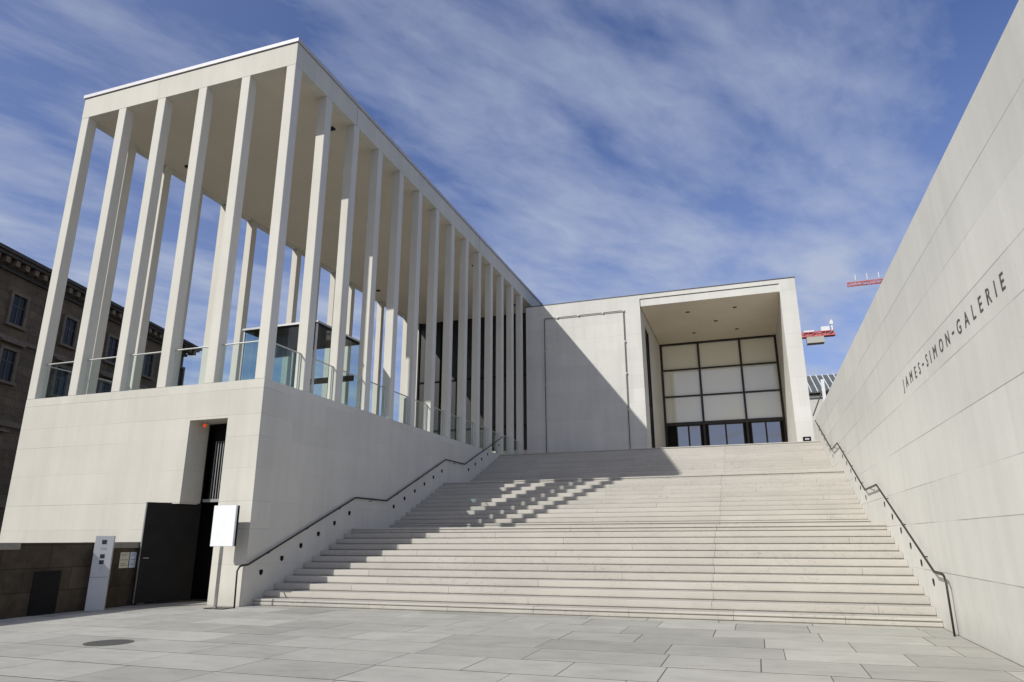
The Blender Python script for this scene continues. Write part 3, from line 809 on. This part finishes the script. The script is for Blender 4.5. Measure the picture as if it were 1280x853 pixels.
child('jib_lamps', M['crane_white'], cr, lambda bm: [bar(bm, (x, YC, 53.2), (x, YC, 54.5), .06, square=True) for x in (24.4, 26.6, 28.8, 31, 33.2)])
cr = thing('tower_crane', (-3, YC, 0), 'red tower crane counter jib with pale ballast block above the glass roofed hall', 'crane', 'red tower cranes on the skyline')
child('jib', M['crane_red'], cr, lambda bm: [lattice(bm, (-24, YC, 42.0), (19.0, YC, 42.0), 1.3, 0.9, 26, .06), box(bm, (8, YC + .2, 41.95), (19.2, YC + 1.1, 42.5))])
child('mast', M['crane_red'], cr, lambda bm: lattice(bm, (-3, YC, 0), (-3, YC, 41.9), 1.6, 1.6, 24, .1))
child('ballast', M['concrete'], cr, lambda bm: box(bm, (13.6, YC - .3, 40.5), (16.9, YC + 1.6, 41.8)))
child('winch', M['crane_white'], cr, lambda bm: [box(bm, (16.6, YC, 42.82), (18.2, YC + 1.2, 43.9)), box(bm, (13.2, YC, 42.82), (15.2, YC + 1.2, 43.3)), bar(bm, (18.8, YC + .5, 42.8), (18.8, YC + .5, 45.3), .18), box(bm, (18.4, YC + .2, 44.3), (19.0, YC + .8, 45.0))])

# ------------------------------------------------------------------ sky, sun, camera
w = bpy.data.worlds.new('World'); S.world = w; w.use_nodes = True
g = N(w); bg = w.node_tree.nodes['Background']
sky = g.n('ShaderNodeTexSky', sky_type='NISHITA')
sky.sun_disc = False
sv = -SUN.normalized()
sky.sun_elevation = math.asin(sv.z); sky.sun_rotation = math.atan2(sv.x, sv.y)
sky.altitude = 50; sky.air_density = 1.0; sky.dust_density = 0.6; sky.ozone_density = 2.2
tc = g.n('ShaderNodeTexCoord').outputs['Generated']
sp = g.n('ShaderNodeSeparateXYZ'); g.t.links.new(tc, sp.inputs[0])
zz = g.m('MAXIMUM', sp.outputs['Z'], 0.06)
cbn = g.n('ShaderNodeCombineXYZ'); g.set(cbn, 0, g.m('DIVIDE', sp.outputs['X'], zz)); g.set(cbn, 1, g.m('DIVIDE', sp.outputs['Y'], zz))
rot = g.n('ShaderNodeMapping', vector_type='POINT'); g.t.links.new(cbn.outputs[0], rot.inputs[0]); rot.inputs['Rotation'].default_value = (0, 0, math.radians(-66)); rot.inputs['Location'].default_value = (-15.13848, 22.16043, 7.60103)
st_ = g.scalev(rot.outputs[0], (0.68, 1.25, 1))
c1 = g.noise(st_, 2.0, 6, 0.52, 0.25)
c2 = g.noise(g.scalev(rot.outputs[0], (0.8, 1.3, 1)), 0.75, 3, 0.5)
c3 = g.noise(g.scalev(rot.outputs[0], (0.75, 1.5, 1)), 6.0, 6, 0.6, 0.3)
cl = g.m('ADD', g.m('ADD', g.m('MULTIPLY', c1, 0.66), g.m('MULTIPLY', c2, 0.34)), g.m('MULTIPLY', c3, 0.20))
cov = g.ramp(cl, 0.52, 0.775, 0.0, 0.82)
cov = g.m('ADD', cov, g.ramp(sp.outputs['Z'], 0.22, 0.60, 0.30, 0.0), clamp=True)
# the air brightens and whitens towards the sun
sd = g.n('ShaderNodeVectorMath', operation='DOT_PRODUCT'); g.t.links.new(tc, sd.inputs[0]); sd.inputs[1].default_value = tuple(sv)
aur = g.m('POWER', g.ramp(sd.outputs['Value'], -0.1, 1.0, 0.0, 1.0), 2.0)
cov = g.m('MAXIMUM', cov, g.m('MULTIPLY', aur, 0.9))
cloudc = g.mix(aur, (4.2, 4.8, 6.3), (5.8, 5.45, 4.9))
tint = g.n('ShaderNodeVectorMath', operation='MULTIPLY'); g.t.links.new(sky.outputs[0], tint.inputs[0]); tint.inputs[1].default_value = (0.86, 0.90, 1.24)
skyc = g.mix(cov, tint.outputs[0], cloudc)
g.t.links.new(skyc, bg.inputs[0]); bg.inputs[1].default_value = 0.10

ld = bpy.data.lights.new('sun', 'SUN'); ld.energy = 3.75; ld.angle = math.radians(0.55); ld.color = (1.0, 0.985, 0.935)
lo = bpy.data.objects.new('sun', ld); COL.objects.link(lo); lo.location = (-40, -60, 60)
lo.rotation_euler = SUN.to_track_quat('-Z', 'Y').to_euler()

cd = bpy.data.cameras.new('camera'); cam = bpy.data.objects.new('camera', cd); COL.objects.link(cam); S.camera = cam
cd.sensor_fit = 'HORIZONTAL'; cd.sensor_width = 36.0; cd.lens = 857.4328 / 1280 * 36; cd.clip_end = 3000; cd.clip_start = 0.1
yaw, pitch, roll = 0.3302952, 0.2808180, -0.0029577
r_ = V((math.cos(yaw), math.sin(yaw), 0)); f_ = V((-math.sin(yaw), math.cos(yaw), 0)); u_ = V((0, 0, 1))
f2 = f_ * math.cos(pitch) + u_ * math.sin(pitch); u2 = u_ * math.cos(pitch) - f_ * math.sin(pitch)
r3 = r_ * math.cos(roll) + u2 * math.sin(roll); u3 = u2 * math.cos(roll) - r_ * math.sin(roll)
mw = Matrix((( r3.x, u3.x, -f2.x, 0), (r3.y, u3.y, -f2.y, 0), (r3.z, u3.z, -f2.z, EYE), (0, 0, 0, 1)))
cam.matrix_world = mw

S.render.engine = 'CYCLES'
S.view_settings.view_transform = 'Standard'; S.view_settings.look = 'None'
S.view_settings.exposure = 0.05; S.view_settings.gamma = 1.0; S.view_settings.use_curve_mapping = False
S.cycles.max_bounces = 8; S.cycles.diffuse_bounces = 7; S.cycles.transparent_max_bounces = 16
